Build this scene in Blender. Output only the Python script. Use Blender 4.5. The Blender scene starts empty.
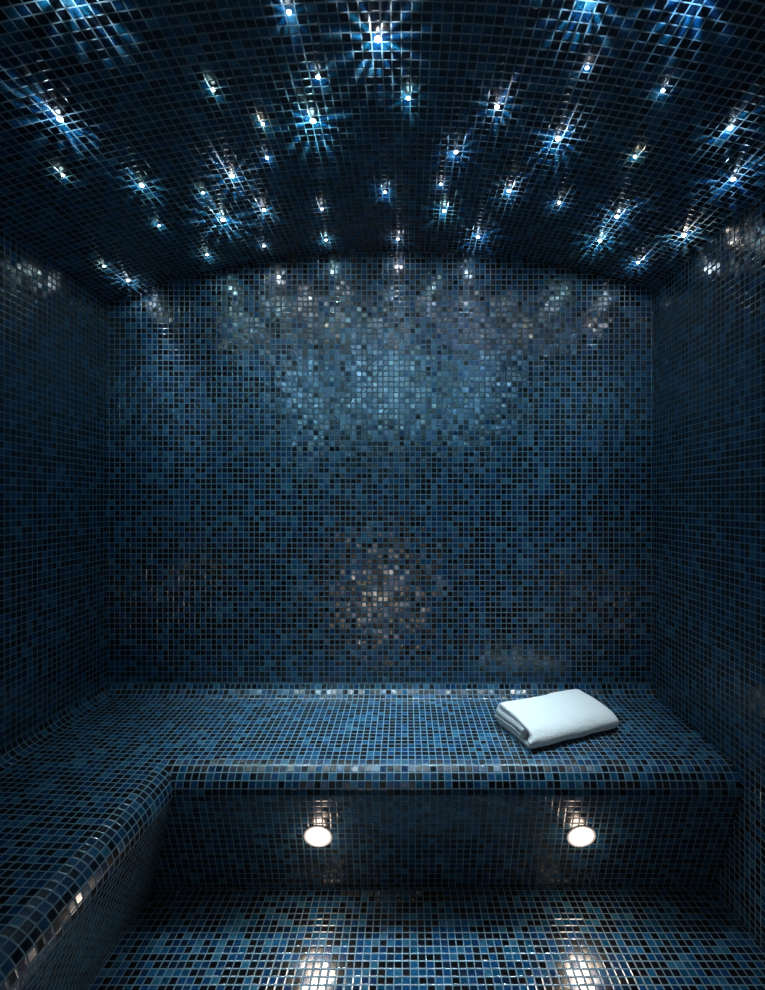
import bpy, bmesh, math, random
from mathutils import Vector, Matrix, noise

# ------------------------------------------------------------------ scene, camera, world, exposure
C = bpy.context.scene.collection
sc = bpy.context.scene
T = 0.0215                       # one mosaic tile with its joint, in metres
XL, XR = -55.55, 46.2             # side walls, in tiles from the camera
YB, YF = 90.0, -100.0            # wall behind the bench, wall behind the camera
EYE = 57.6                       # camera height in tiles

cam = bpy.data.cameras.new('camera')
cam.sensor_fit = 'HORIZONTAL'
cam.sensor_width = 36.0
cam.lens = 483.0 / 765.0 * 36.0
cam.shift_x = -22.5 / 765.0
cam.shift_y = 7.0 / 765.0
cam.clip_start = 0.01
camo = bpy.data.objects.new('camera', cam)
C.objects.link(camo)
camo.location = (0, 0, EYE * T)
camo.rotation_euler = (math.pi / 2, 0, 0)
sc.camera = camo

w = bpy.data.worlds.new('world')
sc.world = w
w.use_nodes = True
w.node_tree.nodes['Background'].inputs[0].default_value = (0.01, 0.03, 0.06, 1)
w.node_tree.nodes['Background'].inputs[1].default_value = 0.1

sc.view_settings.view_transform = 'Standard'
sc.view_settings.look = 'None'
sc.view_settings.gamma = 1.0
sc.view_settings.use_curve_mapping = False
sc.view_settings.exposure = 0.2

STAR_DOWN = 5.6                 # how strongly the ceiling stars light the room
STAR_BURST = 0.058               # strength of the added rays on the ceiling that imitate lens starbursts

# ------------------------------------------------------------------ helpers
class NT:
    """small helper to wire shader nodes"""
    def __init__(s, tree):
        s.t = tree
    def n(s, kind, **props):
        nd = s.t.nodes.new(kind)
        for k, v in props.items():
            setattr(nd, k, v)
        return nd
    def put(s, sock, v):
        if isinstance(v, bpy.types.NodeSocket):
            s.t.links.new(v, sock)
        elif v is not None:
            sock.default_value = v
    def m(s, op, a, b=None, c=None, clamp=False):
        nd = s.n('ShaderNodeMath', operation=op)
        nd.use_clamp = clamp
        for i, v in enumerate((a, b, c)):
            s.put(nd.inputs[i], v)
        return nd.outputs[0]
    def v(s, op, a, b=None, scale=None):
        nd = s.n('ShaderNodeVectorMath', operation=op)
        s.put(nd.inputs[0], a)
        if b is not None:
            s.put(nd.inputs[1], b)
        if scale is not None:
            s.put(nd.inputs['Scale'], scale)
        return nd.outputs['Value'] if op in ('DOT_PRODUCT', 'LENGTH') else nd.outputs[0]
    def comb(s, x, y, z=0.0):
        nd = s.n('ShaderNodeCombineXYZ')
        for i, q in enumerate((x, y, z)):
            s.put(nd.inputs[i], q)
        return nd.outputs[0]
    def mix(s, f, a, b):
        nd = s.n('ShaderNodeMix', data_type='RGBA')
        s.put(nd.inputs[0], f); s.put(nd.inputs[6], a); s.put(nd.inputs[7], b)
        return nd.outputs[2]
    def rng(s, x, a, b, c=0.0, d=1.0, smooth=False):
        nd = s.n('ShaderNodeMapRange')
        if smooth:
            nd.interpolation_type = 'SMOOTHSTEP'
        s.put(nd.inputs[0], x)
        for i, q in enumerate((a, b, c, d)):
            nd.inputs[i + 1].default_value = q
        return nd.outputs[0]


def new_mat(name):
    m = bpy.data.materials.new(name)
    m.use_nodes = True
    m.node_tree.nodes.clear()
    return m, NT(m.node_tree)


def mosaic_material():
    """glass mosaic; the UV map counts tiles"""
    m, k = new_mat('glass_mosaic')
    uv = k.n('ShaderNodeUVMap', uv_map='UVMap').outputs[0]
    cell = k.v('FLOOR', uv)
    cellc = k.v('ADD', cell, (0.5, 0.5, 0.0))
    fr = k.v('SUBTRACT', uv, cell)
    sep = k.n('ShaderNodeSeparateXYZ'); k.put(sep.inputs[0], fr)
    # distance to the nearest joint, slightly irregular joints
    wob = k.n('ShaderNodeTexNoise', noise_dimensions='2D')
    k.put(wob.inputs['Vector'], uv); wob.inputs['Scale'].default_value = 2.3
    ex = k.m('SUBTRACT', 0.5, k.m('ABSOLUTE', k.m('SUBTRACT', sep.outputs[0], 0.5)))
    ey = k.m('SUBTRACT', 0.5, k.m('ABSOLUTE', k.m('SUBTRACT', sep.outputs[1], 0.5)))
    edge = k.m('ADD', k.m('MINIMUM', ex, ey), k.m('MULTIPLY', k.m('SUBTRACT', wob.outputs[0], 0.5), 0.03))
    tile = k.rng(edge, 0.045, 0.085, smooth=True)            # 0 joint, 1 glass
    # random numbers per tile
    wn = k.n('ShaderNodeTexWhiteNoise', noise_dimensions='2D'); k.put(wn.inputs['Vector'], cellc)
    wn2 = k.n('ShaderNodeTexWhiteNoise', noise_dimensions='2D')
    k.put(wn2.inputs['Vector'], k.v('ADD', cellc, (37.0, 91.0, 0.0)))
    s2 = k.n('ShaderNodeSeparateColor'); k.put(s2.inputs[0], wn2.outputs['Color'])
    clump = k.n('ShaderNodeTexNoise', noise_dimensions='2D')
    k.put(clump.inputs['Vector'], cellc); clump.inputs['Scale'].default_value = 0.37
    clump.inputs['Detail'].default_value = 1.0
    pick = k.m('ADD', wn.outputs['Value'], k.m('MULTIPLY', k.m('SUBTRACT', clump.outputs[0], 0.5), 0.9))
    ramp = k.n('ShaderNodeValToRGB')
    ramp.color_ramp.interpolation = 'CONSTANT'
    els = ramp.color_ramp.elements
    stops = [(0.0, (0.001, 0.002, 0.004)), (0.24, (0.002, 0.005, 0.010)), (0.41, (0.002, 0.013, 0.034)),
             (0.51, (0.0015, 0.024, 0.074)), (0.63, (0.002, 0.042, 0.120)), (0.74, (0.003, 0.052, 0.104)),
             (0.84, (0.006, 0.070, 0.160)), (0.94, (0.022, 0.105, 0.180))]
    els[0].position = stops[0][0]; els[0].color = stops[0][1] + (1,)
    els[1].position = stops[1][0]; els[1].color = stops[1][1] + (1,)
    for p, c in stops[2:]:
        e = els.new(p); e.color = c + (1,)
    k.put(ramp.inputs[0], pick)
    # swirls in the glass of each tile, turned a different way in every tile
    rot = k.n('ShaderNodeVectorRotate', rotation_type='Z_AXIS')
    k.put(rot.inputs['Vector'], fr); rot.inputs['Center'].default_value = (0.5, 0.5, 0)
    k.put(rot.inputs['Angle'], k.m('MULTIPLY', s2.outputs[0], 6.28))
    str_v = k.v('MULTIPLY', k.v('ADD', rot.outputs[0], k.v('MULTIPLY', cell, (3.1, 5.7, 0))), (1.2, 6.0, 1.0))
    sw = k.n('ShaderNodeTexNoise', noise_dimensions='2D')
    k.put(sw.inputs['Vector'], str_v); sw.inputs['Scale'].default_value = 1.0
    sw.inputs['Detail'].default_value = 3.0; sw.inputs['Distortion'].default_value = 0.6
    swirl = k.rng(sw.outputs[0], 0.3, 0.75, 0.55, 1.6)
    glass = k.v('SCALE', ramp.outputs[0], scale=swirl)
    grime = k.n('ShaderNodeTexNoise', noise_dimensions='2D')
    k.put(grime.inputs['Vector'], uv); grime.inputs['Scale'].default_value = 0.08
    grout = k.mix(grime.outputs[0], (0.075, 0.165, 0.23, 1), (0.13, 0.235, 0.30, 1))
    col = k.mix(tile, grout, glass)
    rough = k.m('ADD', k.m('MULTIPLY', k.m('SUBTRACT', 1.0, tile), 0.55),
                k.m('ADD', 0.13, k.m('MULTIPLY', s2.outputs[1], 0.12)))
    # every tile sits a little crooked, edges are pillowed
    geo = k.n('ShaderNodeNewGeometry')
    tilt = k.v('SCALE', k.v('SUBTRACT', wn2.outputs['Color'], (0.5, 0.5, 0.5)), scale=k.m('MULTIPLY', tile, 0.09))
    nrm = k.v('NORMALIZE', k.v('ADD', geo.outputs['Normal'], tilt))
    bump = k.n('ShaderNodeBump')
    bump.inputs['Strength'].default_value = 0.55
    bump.inputs['Distance'].default_value = 0.0012
    hgt = k.m('ADD', k.rng(edge, 0.03, 0.16, smooth=True), k.m('MULTIPLY', sw.outputs[0], 0.10))
    k.put(bump.inputs['Height'], hgt)
    k.put(bump.inputs['Normal'], nrm)
    b = k.n('ShaderNodeBsdfPrincipled')
    k.put(b.inputs['Base Color'], col)
    k.put(b.inputs['Roughness'], rough)
    b.inputs['IOR'].default_value = 1.85
    k.put(b.inputs['Normal'], bump.outputs[0])
    o = k.n('ShaderNodeOutputMaterial')
    k.put(o.inputs[0], b.outputs[0])
    return m


def emit_mat(name, col, strength):
    m, k = new_mat(name)
    e = k.n('ShaderNodeEmission')
    e.inputs[0].default_value = tuple(col) + (1,)
    e.inputs[1].default_value = strength
    o = k.n('ShaderNodeOutputMaterial')
    k.put(o.inputs[0], e.outputs[0])
    return m


def rim_mat():
    m, k = new_mat('white_enamel')
    b = k.n('ShaderNodeBsdfPrincipled')
    tc = k.n('ShaderNodeTexCoord')
    nz = k.n('ShaderNodeTexNoise'); k.put(nz.inputs['Vector'], tc.outputs['Object'])
    nz.inputs['Scale'].default_value = 200.0
    k.put(b.inputs['Roughness'], k.rng(nz.outputs[0], 0.3, 0.7, 0.25, 0.40))
    b.inputs['Base Color'].default_value = (0.55, 0.58, 0.62, 1)
    o = k.n('ShaderNodeOutputMaterial'); k.put(o.inputs[0], b.outputs[0])
    return m


def terry_mat():
    m, k = new_mat('white_terry')
    tc = k.n('ShaderNodeTexCoord')
    nz = k.n('ShaderNodeTexNoise'); k.put(nz.inputs['Vector'], tc.outputs['Object'])
    nz.inputs['Scale'].default_value = 330.0; nz.inputs['Detail'].default_value = 3.0
    nz2 = k.n('ShaderNodeTexNoise'); k.put(nz2.inputs['Vector'], tc.outputs['Object'])
    nz2.inputs['Scale'].default_value = 60.0
    bump = k.n('ShaderNodeBump')
    bump.inputs['Strength'].default_value = 0.7; bump.inputs['Distance'].default_value = 0.004
    k.put(bump.inputs['Height'], k.m('ADD', nz.outputs[0], k.m('MULTIPLY', nz2.outputs[0], 0.8)))
    b = k.n('ShaderNodeBsdfPrincipled')
    k.put(b.inputs['Base Color'], k.mix(nz.outputs[0], (0.80, 0.81, 0.80, 1), (0.90, 0.91, 0.90, 1)))
    b.inputs['Roughness'].default_value = 0.95
    b.inputs['Sheen Weight'].default_value = 0.15
    k.put(b.inputs['Normal'], bump.outputs[0])
    o = k.n('ShaderNodeOutputMaterial'); k.put(o.inputs[0], b.outputs[0])
    return m


MOSAIC = mosaic_material()
RIM = rim_mat()
TERRY = terry_mat()


def mesh_obj(name, verts, faces, mats, uvs=None, parent=None, smooth=False, midx=None):
    """verts in tiles; uvs per face corner"""
    me = bpy.data.meshes.new(name)
    me.from_pydata([tuple(c * T for c in v) for v in verts], [], faces)
    if uvs:
        lay = me.uv_layers.new(name='UVMap')
        i = 0
        for fu in uvs:
            for u in fu:
                lay.data[i].uv = u
                i += 1
    for m in (mats if isinstance(mats, (list, tuple)) else [mats]):
        me.materials.append(m)
    for i, p in enumerate(me.polygons):
        p.use_smooth = smooth
        if midx:
            p.material_index = midx[i]
    me.update()
    o = bpy.data.objects.new(name, me)
    C.objects.link(o)
    if parent:
        o.parent = parent
    return o


def slab(name, lo, hi, off):
    """a thick tiled wall or floor; UV laid by the facing of each side"""
    (x0, y0, z0), (x1, y1, z1) = lo, hi
    v = [(x0, y0, z0), (x1, y0, z0), (x1, y1, z0), (x0, y1, z0), (x0, y0, z1), (x1, y0, z1), (x1, y1, z1), (x0, y1, z1)]
    f = [(3, 2, 1, 0), (4, 5, 6, 7), (0, 1, 5, 4), (2, 3, 7, 6), (1, 2, 6, 5), (3, 0, 4, 7)]
    ax = [(0, 1), (0, 1), (0, 2), (0, 2), (1, 2), (1, 2)]
    uvs = [[(v[i][a] + off[0], v[i][b] + off[1]) for i in fc] for fc, (a, b) in zip(f, ax)]
    o = mesh_obj(name, v, f, MOSAIC, uvs)
    o['kind'] = 'structure'
    return o


# ------------------------------------------------------------------ the room
def vault(x):
    return 104.3 - 0.00326 * (x + 1.13) ** 2

slab('floor', (XL - 6, YF - 6, -6), (XR + 6, YB + 6, 0), (300.35, 200.4))
slab('wall_back', (XL - 6, YB, 0), (XR + 6, YB + 6, 110), (500.1, 20.0))
slab('wall_front', (XL - 6, YF - 6, 0), (XR + 6, YF, 110), (900.1, 20.0))
slab('wall_left', (XL - 6, YF, 0), (XL, YB, vault(XL)), (100.0, 620.0))
slab('wall_right', (XR, YF, 0), (XR + 6, YB, vault(XR)), (100.3, 820.0))

# barrel-vaulted ceiling, six tiles thick
NV = 100
xs = [XL - 6 + (XR - XL + 12) * i / NV for i in range(NV + 1)]
cv, cf, cu = [], [], []
arc = [0.0]
for i in range(1, NV + 1):
    arc.append(arc[-1] + math.hypot(xs[i] - xs[i - 1], vault(xs[i]) - vault(xs[i - 1])))
for x in xs:
    for y in (YF, YB):
        cv.append((x, y, vault(x)))
        cv.append((x, y, vault(x) + 6))
for i in range(NV):
    a, b = 4 * i, 4 * (i + 1)
    ua, ub = arc[i] + 1200.3, arc[i + 1] + 1200.3
    cf.append((a, a + 2, b + 2, b)); cu.append([(ua, YF + 300), (ua, YB + 300), (ub, YB + 300), (ub, YF + 300)])
    cf.append((a + 1, b + 1, b + 3, a + 3)); cu.append([(ua, YF), (ub, YF), (ub, YB), (ua, YB)])
    cf.append((a, b, b + 1, a + 1)); cu.append([(ua, 0), (ub, 0), (ub, 6), (ua, 6)])
    cf.append((a + 2, a + 3, b + 3, b + 2)); cu.append([(ua, 0), (ua, 6), (ub, 6), (ub, 0)])
for a in (0, 4 * NV):
    q = (a, a + 1, a + 3, a + 2) if a == 0 else (a, a + 2, a + 3, a + 1)
    cf.append(q); cu.append([(0, 0), (6, 0), (6, 190), (0, 190)])
ceil = mesh_obj('ceiling', cv, cf, MOSAIC, cu, smooth=False)
ceil['kind'] = 'structure'

# ------------------------------------------------------------------ the L-shaped bench
prof = [(0.0, 23.75)]            # (distance from the wall, height); one step of the coves and noses is one row of tiles
zt = 20.95
for a in (22.5, 45.0, 67.5):
    d, z = prof[-1]
    prof.append((d + math.sin(math.radians(a)), z - math.cos(math.radians(a))))
n_cove = len(prof)
prof.append((prof[-1][0] + 19.0, prof[-1][1] - 0.9))        # the seat falls a little to the front
n_flat = len(prof)
for a in (18, 36, 54, 72, 90):
    d, z = prof[-1]
    prof.append((d + math.cos(math.radians(a)), z - math.sin(math.radians(a))))
n_nose = len(prof)
d, z = prof[-1]
LEAN = math.radians(18.3)
L = z / math.cos(LEAN)
prof.append((d - math.sin(LEAN) * L, 0.0))
slen = [0.0]
for i in range(1, len(prof)):
    slen.append(slen[-1] + math.hypot(prof[i][0] - prof[i - 1][0], prof[i][1] - prof[i - 1][1]))
coff = slen[n_cove - 1] - prof[n_cove - 1][0]          # lets both arms share one grid on the seat


def bench_part(name, i0, i1, parent, back_closed=False):
    v, f, u = [], [], []
    for i in range(i0, i1):
        (d0, z0), (d1, z1) = prof[i], prof[i + 1]
        s0, s1 = slen[i], slen[i + 1]
        b = len(v)                # along the back wall, mitred at the corner
        v += [(XL + d0, YB - d0, z0), (XR, YB - d0, z0), (XR, YB - d1, z1), (XL + d1, YB - d1, z1)]
        f.append((b, b + 3, b + 2, b + 1))
        u.append([(d0 + coff + 40, s0 + 40), (d1 + coff + 40, s1 + 40), (XR - XL + coff + 40, s1 + 40), (XR - XL + coff + 40, s0 + 40)])
        b = len(v)                # along the left wall
        v += [(XL + d0, YB - d0, z0), (XL + d1, YB - d1, z1), (XL + d1, YF, z1), (XL + d0, YF, z0)]
        f.append((b, b + 3, b + 2, b + 1))
        u.append([(s0 + 40, d0 + coff + 40), (s0 + 40, YB - YF + coff + 40), (s1 + 40, YB - YF + coff + 40), (s1 + 40, d1 + coff + 40)])
    return mesh_obj(name, v, f, MOSAIC, u, parent)

bench = bpy.data.objects.new('bench', None)
C.objects.link(bench)
bench.location = (0, 0, 0)
bench['label'] = 'L-shaped mosaic tiled bench with rounded edges along the back and left walls'
bench['category'] = 'bench'
bench_part('seat', 0, n_flat - 1, bench)
bench_part('rounded_edge', n_flat - 1, n_nose - 1, bench)
bench_part('riser', n_nose - 1, n_nose, bench)

# ------------------------------------------------------------------ two recessed lights in the bench front
def lathe(rings, seg):
    v, f = [], []
    for r, h in rings:
        for j in range(seg):
            a = 2 * math.pi * j / seg
            v.append((r * math.cos(a), r * math.sin(a), h))
    for i in range(len(rings) - 1):
        for j in range(seg):
            p, q = i * seg + j, i * seg + (j + 1) % seg
            f.append((p, q, q + seg, p + seg))
    return v, f

LENS = emit_mat('lit_frosted_lens', (1.0, 0.93, 0.84), 9.0)
def recessed_light(loc, nrm, label, group, beam, riser_fill):
    r = bpy.data.objects.new('recessed_light', None)
    C.objects.link(r)
    r.location = tuple(q * T for q in loc)
    r.rotation_euler = Vector(nrm).to_track_quat('Z', 'Y').to_euler()
    r['label'] = label; r['category'] = 'light'
    if group:
        r['group'] = group
    v, f = lathe([(2.12, 0.0), (2.12, 0.04), (2.06, 0.10), (1.9, 0.13), (1.75, 0.12), (1.64, 0.07), (1.6, 0.0)], 48)
    mesh_obj('trim_ring', v, f, RIM, parent=r, smooth=True)
    v, f = lathe([(1.62, 0.05), (1.2, 0.08), (0.7, 0.10), (0.02, 0.11)], 40)
    f.append(tuple(range(3 * 40, 4 * 40)))
    mesh_obj('lens', v, f, LENS, parent=r, smooth=True)
    li = bpy.data.lights.new('recessed_lamp', 'AREA')
    li.shape = 'DISK'
    li.size = 3.0 * T
    li.energy = beam
    li.color = (1.0, 0.82, 0.66)
    lo = bpy.data.objects.new('recessed_lamp', li)
    C.objects.link(lo)
    lo.parent = r
    lo.location = (0, 0, 0.3 * T)
    lo.rotation_euler = (math.pi, 0, 0)
    if riser_fill:  # added point lamp floating ahead of the lens, brightens the riser
        li = bpy.data.lights.new('riser_fill_lamp', 'POINT')
        li.energy = riser_fill
        li.color = (1.0, 0.76, 0.60)
        li.shadow_soft_size = 0.9 * T
        lo = bpy.data.objects.new('riser_fill_lamp', li)
        C.objects.link(lo)
        lo.parent = r
        lo.location = (0, 0, 1.5 * T)


def on_riser(x, k):
    return (x, YB - prof[n_nose - 1][0] + math.sin(LEAN) * k, prof[n_nose - 1][1] - math.cos(LEAN) * k)
RISER_NORMAL = (0, -math.cos(LEAN), -math.sin(LEAN))
recessed_light(on_riser(-12.35, 7.45), RISER_NORMAL, 'round glowing light in bench front nearer the left bench arm',
               'recessed lights in the bench front', 0.36, 0.20)
recessed_light(on_riser(25.05, 7.45), RISER_NORMAL, 'round glowing light with pale metal rim in bench front below the towel',
               'recessed lights in the bench front', 0.36, 0.20)
# its twin at the other end of the room, seen only as a warm reflection in the wall above the bench
recessed_light((-11.6, YF, 8.0), (0, 1, 0), 'round recessed light low in the wall behind the viewpoint', None, 2.6, 0.0)

# ------------------------------------------------------------------ the folded towel
def towel():
    th = 0.82                     # thickness of one layer of cloth
    zl = [0.45 + 0.88 * i for i in range(4)]
    V0, V1 = 1.3, 8.5            # where the folds begin, front and back
    path = [(V0 + 1.0 + (V1 - V0 - 1.0) * t / 20, zl[1]) for t in range(20)]
    def bend(cx, cz, rr, a0, a1, n=14):
        return [(cx + rr * math.cos(math.radians(a0 + (a1 - a0) * t / n)), cz + rr * math.sin(math.radians(a0 + (a1 - a0) * t / n))) for t in range(n)]
    path += bend(V1, (zl[0] + zl[1]) / 2, (zl[1] - zl[0]) / 2, 90, -90)
    path += [(V1 + (V0 - V1) * t / 20, zl[0]) for t in range(20)]
    path += bend(V0, (zl[0] + zl[3]) / 2, (zl[3] - zl[0]) / 2, 270, 90, 22)
    path += [(V0 + (V1 - 0.2 - V0) * t / 20, zl[3]) for t in range(20)]
    path += bend(V1 - 0.2, (zl[2] + zl[3]) / 2, (zl[3] - zl[2]) / 2, 90, -90)
    path += [(V1 - 0.2 + (V0 + 0.8 - V1 + 0.2) * t / 20, zl[2]) for t in range(21)]
    n = len(path)
    left, right = [], []
    for i, (a, b) in enumerate(path):
        p, q = path[max(0, i - 1)], path[min(n - 1, i + 1)]
        tx, tz = q[0] - p[0], q[1] - p[1]
        l = math.hypot(tx, tz) or 1.0
        left.append((a - tz / l * th / 2, b + tx / l * th / 2))
        right.append((a + tz / l * th / 2, b - tx / l * th / 2))
    loop = left + right[::-1]
    NL = len(loop)
    LEN, NU = 17.2, 64
    v, f = [], []
    for j in range(NU + 1):
        t = j / NU
        t = t + 0.06 * math.sin(2 * math.pi * t) * -0.5
        for (a, b) in loop:
            uu = t * LEN
            aa, bb = a, b
            # the front fold hangs lower than the back
            g = min(max(aa / 5.0, 0.0), 1.0)
            bb *= 0.80 + 0.22 * g
            # the far end is folded under and rounds down to the seat
            k = max(0.0, (uu - (LEN - 1.9)) / 1.9)
            sq = math.sqrt(max(0.0, 1 - k * k * 0.93))
            bb = bb * (0.30 + 0.70 * sq)
            # corners of the far end are rounded in plan too
            mid = 4.6
            aa = mid + (aa - mid) * (1 - 0.16 * k * k)
            # open near end: layers do not line up exactly
            e = max(0.0, 1 - uu / 1.6)
            uu += e * (0.35 * math.sin(b * 2.4 + 0.6) - 0.05 * abs(a - 4))
            q = Vector((uu * 0.16, aa * 0.16, bb * 0.35))
            nz = noise.noise(q * 1.3 + Vector((3, 1, 7)))
            nz2 = noise.noise(q * 4.0 + Vector((13, 5, 2)))
            bb = max(0.03, bb + (0.22 * nz + 0.06 * nz2) * min(1.0, bb / 1.2))
            aa += 0.25 * noise.noise(Vector((uu * 0.25, bb * 0.3, 4.2)))
            v.append((uu, aa, bb))
    for j in range(NU):
        for i in range(NL):
            p, q = j * NL + i, j * NL + (i + 1) % NL
            f.append((p, p + NL, q + NL, q))
    h = len(path)
    for base, flip in ((0, False), (NU * NL, True)):
        for i in range(h - 1):
            a, b_, c, d_ = base + i, base + i + 1, base + NL - 2 - i, base + NL - 1 - i
            f.append((a, b_, c, d_) if not flip else (d_, c, b_, a))
    o = mesh_obj('folded_towel', v, f, TERRY, smooth=True)
    o.location = (18.6 * T, 70.7 * T, (zt - 0.02) * T)
    o.rotation_euler = (Matrix.Rotation(math.atan(0.9 / 19), 3, 'X') @ Matrix.Rotation(math.radians(22), 3, 'Z')).to_euler()
    o['label'] = 'folded white terry towel lying on the tiled bench'
    o['category'] = 'towel'
    return o
towel()

# ------------------------------------------------------------------ the stars in the ceiling
COL = {'w': (0.82, 0.92, 1.0), 'bw': (0.52, 0.78, 1.0), 'b': (0.28, 0.62, 1.0), 'bb': (0.24, 0.68, 1.0),
       't': (0.30, 0.85, 0.95), 'tb': (0.50, 0.88, 1.0), 'g': (0.55, 0.95, 0.88), 'l': (0.80, 0.84, 1.0),
       'y': (1.0, 0.95, 0.68), 'y2': (1.0, 0.92, 0.82)}
CORE = {c: emit_mat('star_core_' + c, tuple(0.55 + 0.45 * q for q in col), 9.0) for c, col in COL.items()}
SIZE = {1: (0.14, 0.34), 2: (0.17, 0.48), 3: (0.20, 0.66), 4: (0.23, 0.88), 5: (0.26, 1.1)}   # dome radius, reach of the rays


def star_lamp(x, y, size, col, seed, burst=True, power=1.0, side=0.04):
    """a lamp just under its crystal: a soft beam down into the room and an added fan of rays across the ceiling, imitating a lens starburst"""
    sl = -2 * 0.00332 * (x + 1.13)
    nrm = Vector((-sl, 0, 1)).normalized()
    tx = Vector((1, 0, sl)).normalized()
    ty = Vector((0, 1, 0))
    reach = SIZE[size][1]
    li = bpy.data.lights.new('star_lamp', 'POINT')
    li.energy = 1.0
    li.shadow_soft_size = 0.22 * T
    li.use_nodes = True
    k = NT(li.node_tree)
    li.node_tree.nodes.clear()
    geo = k.n('ShaderNodeNewGeometry')
    I = geo.outputs['Incoming']
    ix = k.v('DOT_PRODUCT', I, tuple(tx))
    iy = k.v('DOT_PRODUCT', I, tuple(ty))
    iz = k.v('DOT_PRODUCT', I, tuple(nrm))
    down = k.m('MAXIMUM', k.m('MULTIPLY', iz, -1.0), 0.0)
    beam = k.m('MULTIPLY', k.m('ADD', k.m('MULTIPLY', k.m('MULTIPLY', k.rng(down, 0.0, 0.2), k.rng(down, 0.35, 0.9, 1.0, 0.1)), k.m('MULTIPLY', k.m('POWER', k.m('ABSOLUTE', k.v('DOT_PRODUCT', I, (0, 1, 0))), 4.0), side)), k.m('MULTIPLY', k.m('ADD', k.m('MULTIPLY', k.m('POWER', down, 6.0), 0.12), k.m('MULTIPLY', k.m('POWER', down, 28.0), 2.6)), power)), STAR_DOWN)
    up_total = None
    if burst:
        izs = k.m('MAXIMUM', iz, 0.06)
        sx = k.m('DIVIDE', ix, izs)
        sy = k.m('DIVIDE', k.m('DIVIDE', iy, izs), 1.7)
        q = k.m('SQRT', k.m('ADD', k.m('MULTIPLY', sx, sx), k.m('MULTIPLY', sy, sy)))
        qi = k.m('MAXIMUM', q, 0.001)
        cx, cy = k.m('DIVIDE', sx, qi), k.m('DIVIDE', sy, qi)
        n1 = k.n('ShaderNodeTexNoise', noise_dimensions='3D')
        k.put(n1.inputs['Vector'], k.comb(cx, cy, seed * 3.7))
        n1.inputs['Scale'].default_value = 2.5
        ang = k.m('ARCTAN2', cy, cx)
        teeth = k.m('COSINE', k.m('ADD', k.m('MULTIPLY', ang, 13.0 + seed % 4), k.m('MULTIPLY', n1.outputs[0], 3.0)))
        ray = k.m('MULTIPLY', k.m('POWER', k.rng(teeth, -1.0, 1.0), 4.0), k.rng(n1.outputs[0], 0.3, 0.7, 0.3, 0.8))
        fall = k.m('POWER', 2.718, k.m('MULTIPLY', q, -1.0 / reach))
        core = k.m('POWER', 2.718, k.m('MULTIPLY', q, -2.2 / reach))
        e = k.m('ADD', k.m('MULTIPLY', ray, k.m('MULTIPLY', fall, 12.0)), k.m('MULTIPLY', core, 1.6))
        up = k.m('DIVIDE', e, k.m('POWER', izs, 3.0))
        to_cam = Vector((-x, -y / 1.7, 0)).normalized()
        aside = k.rng(k.v('DOT_PRODUCT', k.comb(cx, cy), tuple(to_cam)), 0.70, 0.97, 1.0, 0.06, smooth=True)   # emission shaped: rays dimmed towards the camera to shorten glare streaks
        gate = k.m('MULTIPLY', k.rng(iz, 0.09, 0.18), aside)
        up_total = k.m('MULTIPLY', k.m('MULTIPLY', up, gate), STAR_BURST)
    em = k.n('ShaderNodeEmission')
    em.inputs['Color'].default_value = tuple(0.68 * c + 0.32 * q for c, q in zip(col, (0.95, 0.97, 1.0))) + (1,) if burst else col + (1,)
    k.put(em.inputs['Strength'], beam)
    out = em.outputs[0]
    if up_total is not None:
        em2 = k.n('ShaderNodeEmission')
        em2.inputs['Color'].default_value = tuple(0.75 * c + 0.25 for c in col) + (1,)
        k.put(em2.inputs['Strength'], up_total)
        ad = k.n('ShaderNodeAddShader')
        k.put(ad.inputs[0], out); k.put(ad.inputs[1], em2.outputs[0])
        out = ad.outputs[0]
    o = k.n('ShaderNodeOutputLight')
    k.put(o.inputs[0], out)
    ob = bpy.data.objects.new('star_lamp', li)
    C.objects.link(ob)
    return ob, nrm


def star(x, y, size, ck, label, seed, burst=True, group='star lights in the vaulted ceiling', power=1.0, side=0.04):
    r = SIZE[size][0]
    rings, seg = [(r * 1.35, -0.02), (r * 1.35, 0.05)], 12
    for a in (0, 25, 50, 72):
        rings.append((r * math.cos(math.radians(a)), 0.05 + r * 0.8 * math.sin(math.radians(a))))
    v, f = lathe(rings, seg)
    f.append(tuple(range((len(rings) - 1) * seg, len(rings) * seg)))
    o = mesh_obj('star_light', v, f, [CORE[ck]], smooth=False)
    lamp, nrm = star_lamp(x, y, size, COL[ck], seed, burst, power, side)
    o.location = (x * T, y * T, vault(x) * T)
    o.rotation_euler = (-nrm).to_track_quat('Z', 'Y').to_euler()
    o['label'] = label; o['category'] = 'star light'; o['group'] = group
    lamp.parent = o
    lamp.location = (0, 0, 1.0 * T)

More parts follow.
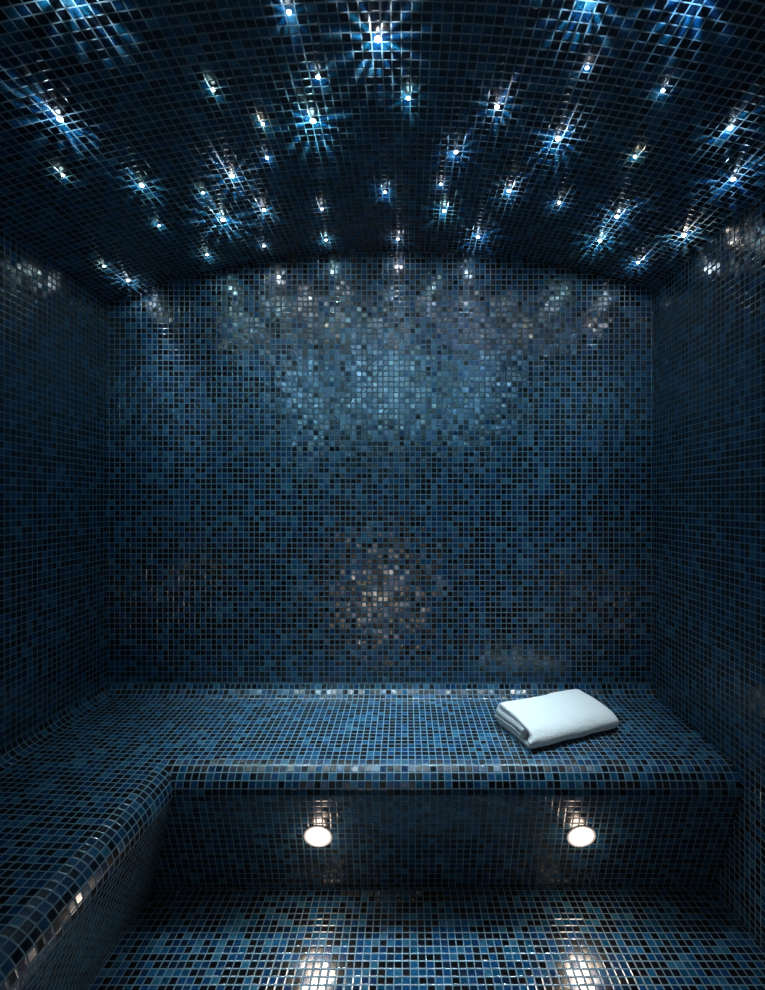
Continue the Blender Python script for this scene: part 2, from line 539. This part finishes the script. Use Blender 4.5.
STARS = [
    (-29.27, 41.58, 5, 'w', 'white star light at the top left edge of the ceiling, only its rays showing'),
    (-38.08, 53.32, 4, 'bw', 'large blue-white star light farthest out over the left wall'),
    (-42.91, 60.6, 1, 'g', 'small greenish star light just behind the large one near the left wall'),
    (-35.59, 65.36, 3, 't', 'teal star light alone between the left wall and the white pair'),
    (-21.14, 53.19, 1, 'g', 'small greenish star light alone in the upper left of the ceiling'),
    (-23.87, 66.65, 4, 'w', 'large white star light in front of the large teal-white one on the left'),
    (-28.86, 69.01, 1, 't', 'tiny teal star light between two large white ones on the left'),
    (-28.53, 75.72, 5, 'tb', 'largest teal-white star light on the left side of the vault'),
    (-37.67, 73.97, 1, 't', 'tiny teal star light just left of the largest teal-white one'),
    (-34.48, 84.1, 2, 't', 'small teal star light by the back wall below the largest teal-white one'),
    (-49.76, 79.85, 1, 'g', 'tiny green star light closest to the left wall corner'),
    (-49.0, 85.44, 3, 'bw', 'bright blue-white star light tucked into the back left corner'),
    (-10.98, 45.72, 2, 'bw', 'blue-white star light at the top edge left of the large white burst'),
    (-2.72, 48.71, 5, 'w', 'large white star light near the top middle of the ceiling'),
    (-9.51, 52.81, 2, 'tb', 'small blue star light directly above the biggest teal burst'),
    (0.35, 55.82, 2, 't', 'small teal star light below and right of the top middle white burst'),
    (-11.2, 58.78, 5, 't', 'biggest teal star burst left of the vault centre'),
    (-17.22, 58.57, 1, 'y', 'small yellow star light beside the biggest teal burst'),
    (-18.34, 64.19, 1, 'b', 'small blue star light below the small yellow one'),
    (10.77, 56.53, 3, 'l', 'lavender-white star light alone in the upper middle right'),
    (6.77, 64.16, 3, 'b', 'medium blue star light in the middle of the vault, right of centre'),
    (-3.01, 72.74, 2, 'bb', 'vivid blue star light alone at the vault centre'),
    (5.27, 70.72, 1, 'l', 'tiny lavender star light above a pale teal one near the centre'),
    (6.23, 77.21, 3, 't', 'pale teal star light below the tiny lavender one near the centre'),
    (-21.86, 74.89, 3, 'w', 'white star light right of the largest teal-white one'),
    (-13.09, 76.2, 1, 'w', 'tiny white star light above a teal one left of centre'),
    (-13.92, 85.09, 2, 't', 'teal star light by the back wall below the tiny white one'),
    (-24.71, 84.63, 1, 'w', 'tiny white star light by the back wall left of the teal one'),
    (-1.24, 85.76, 2, 'l', 'lavender star light above the peak of the back wall'),
    (12.69, 83.96, 4, 'b', 'large blue star light by the back wall right of its peak'),
    (15.32, 71.13, 3, 'w', 'white star light alone above and right of the large blue one by the back wall'),
    (19.02, 50.47, 1, 'l', 'small lavender star light below the bright burst at the top edge'),
    (27.6, 51.66, 1, 'bw', 'small blue-white star light below the blue burst at the top right edge'),
    (19.11, 60.33, 4, 'bw', 'large blue-white star light alone in the right half of the vault'),
    (23.05, 72.3, 2, 'bw', 'small blue-white star light left of the large one with glinting tiles'),
    (29.11, 61.13, 1, 'y', 'small yellowish star light alone above the glinting tiles on the right'),
    (36.58, 54.36, 3, 'bw', 'blue-white star light by the right wall, upper of the two there'),
    (41.44, 61.02, 4, 'b', 'large blue star light by the right wall, lower of the two there'),
    (32.02, 72.96, 4, 'bw', 'large white-blue star light among glinting tiles on the right'),
    (32.14, 79.62, 4, 't', 'large teal star light below the one among glinting tiles'),
    (40.04, 83.0, 3, 'bw', 'bright blue-white star light tucked into the back right corner'),
    (42.39, 73.38, 4, 'y2', 'large warm white star light against the right wall'),
    (16.63, 43.41, 5, 'bw', 'bright blue-white burst at the top edge right of the middle'),
    (25.59, 41.9, 5, 'b', 'bright blue burst at the top right edge of the ceiling'),
]
for i, s in enumerate(STARS):
    star(*s, seed=i + 1, power=max(0.03, min(1.25, 1.25 * (s[1] - 62) / 15)) * (0.45, 0.7, 1.0, 1.45, 1.8)[s[2] - 1])

# the star field goes on over the camera, outside the picture
rnd = random.Random(5)
for i in range(26):
    gx = XL + 8 + (i % 4 + 0.5 + rnd.uniform(-0.35, 0.35)) * (XR - XL - 16) / 4
    gy = 32 - (i // 4 + 0.5 + rnd.uniform(-0.35, 0.35)) * 120 / 7
    star(gx, gy, rnd.choice((2, 3, 3, 4)), rnd.choice(('b', 'b', 't', 'bb', 'bb')), 'star light in the ceiling behind the viewpoint',
         seed=60 + i, burst=False, group='star lights behind the viewpoint', power=0.025, side=0.34)
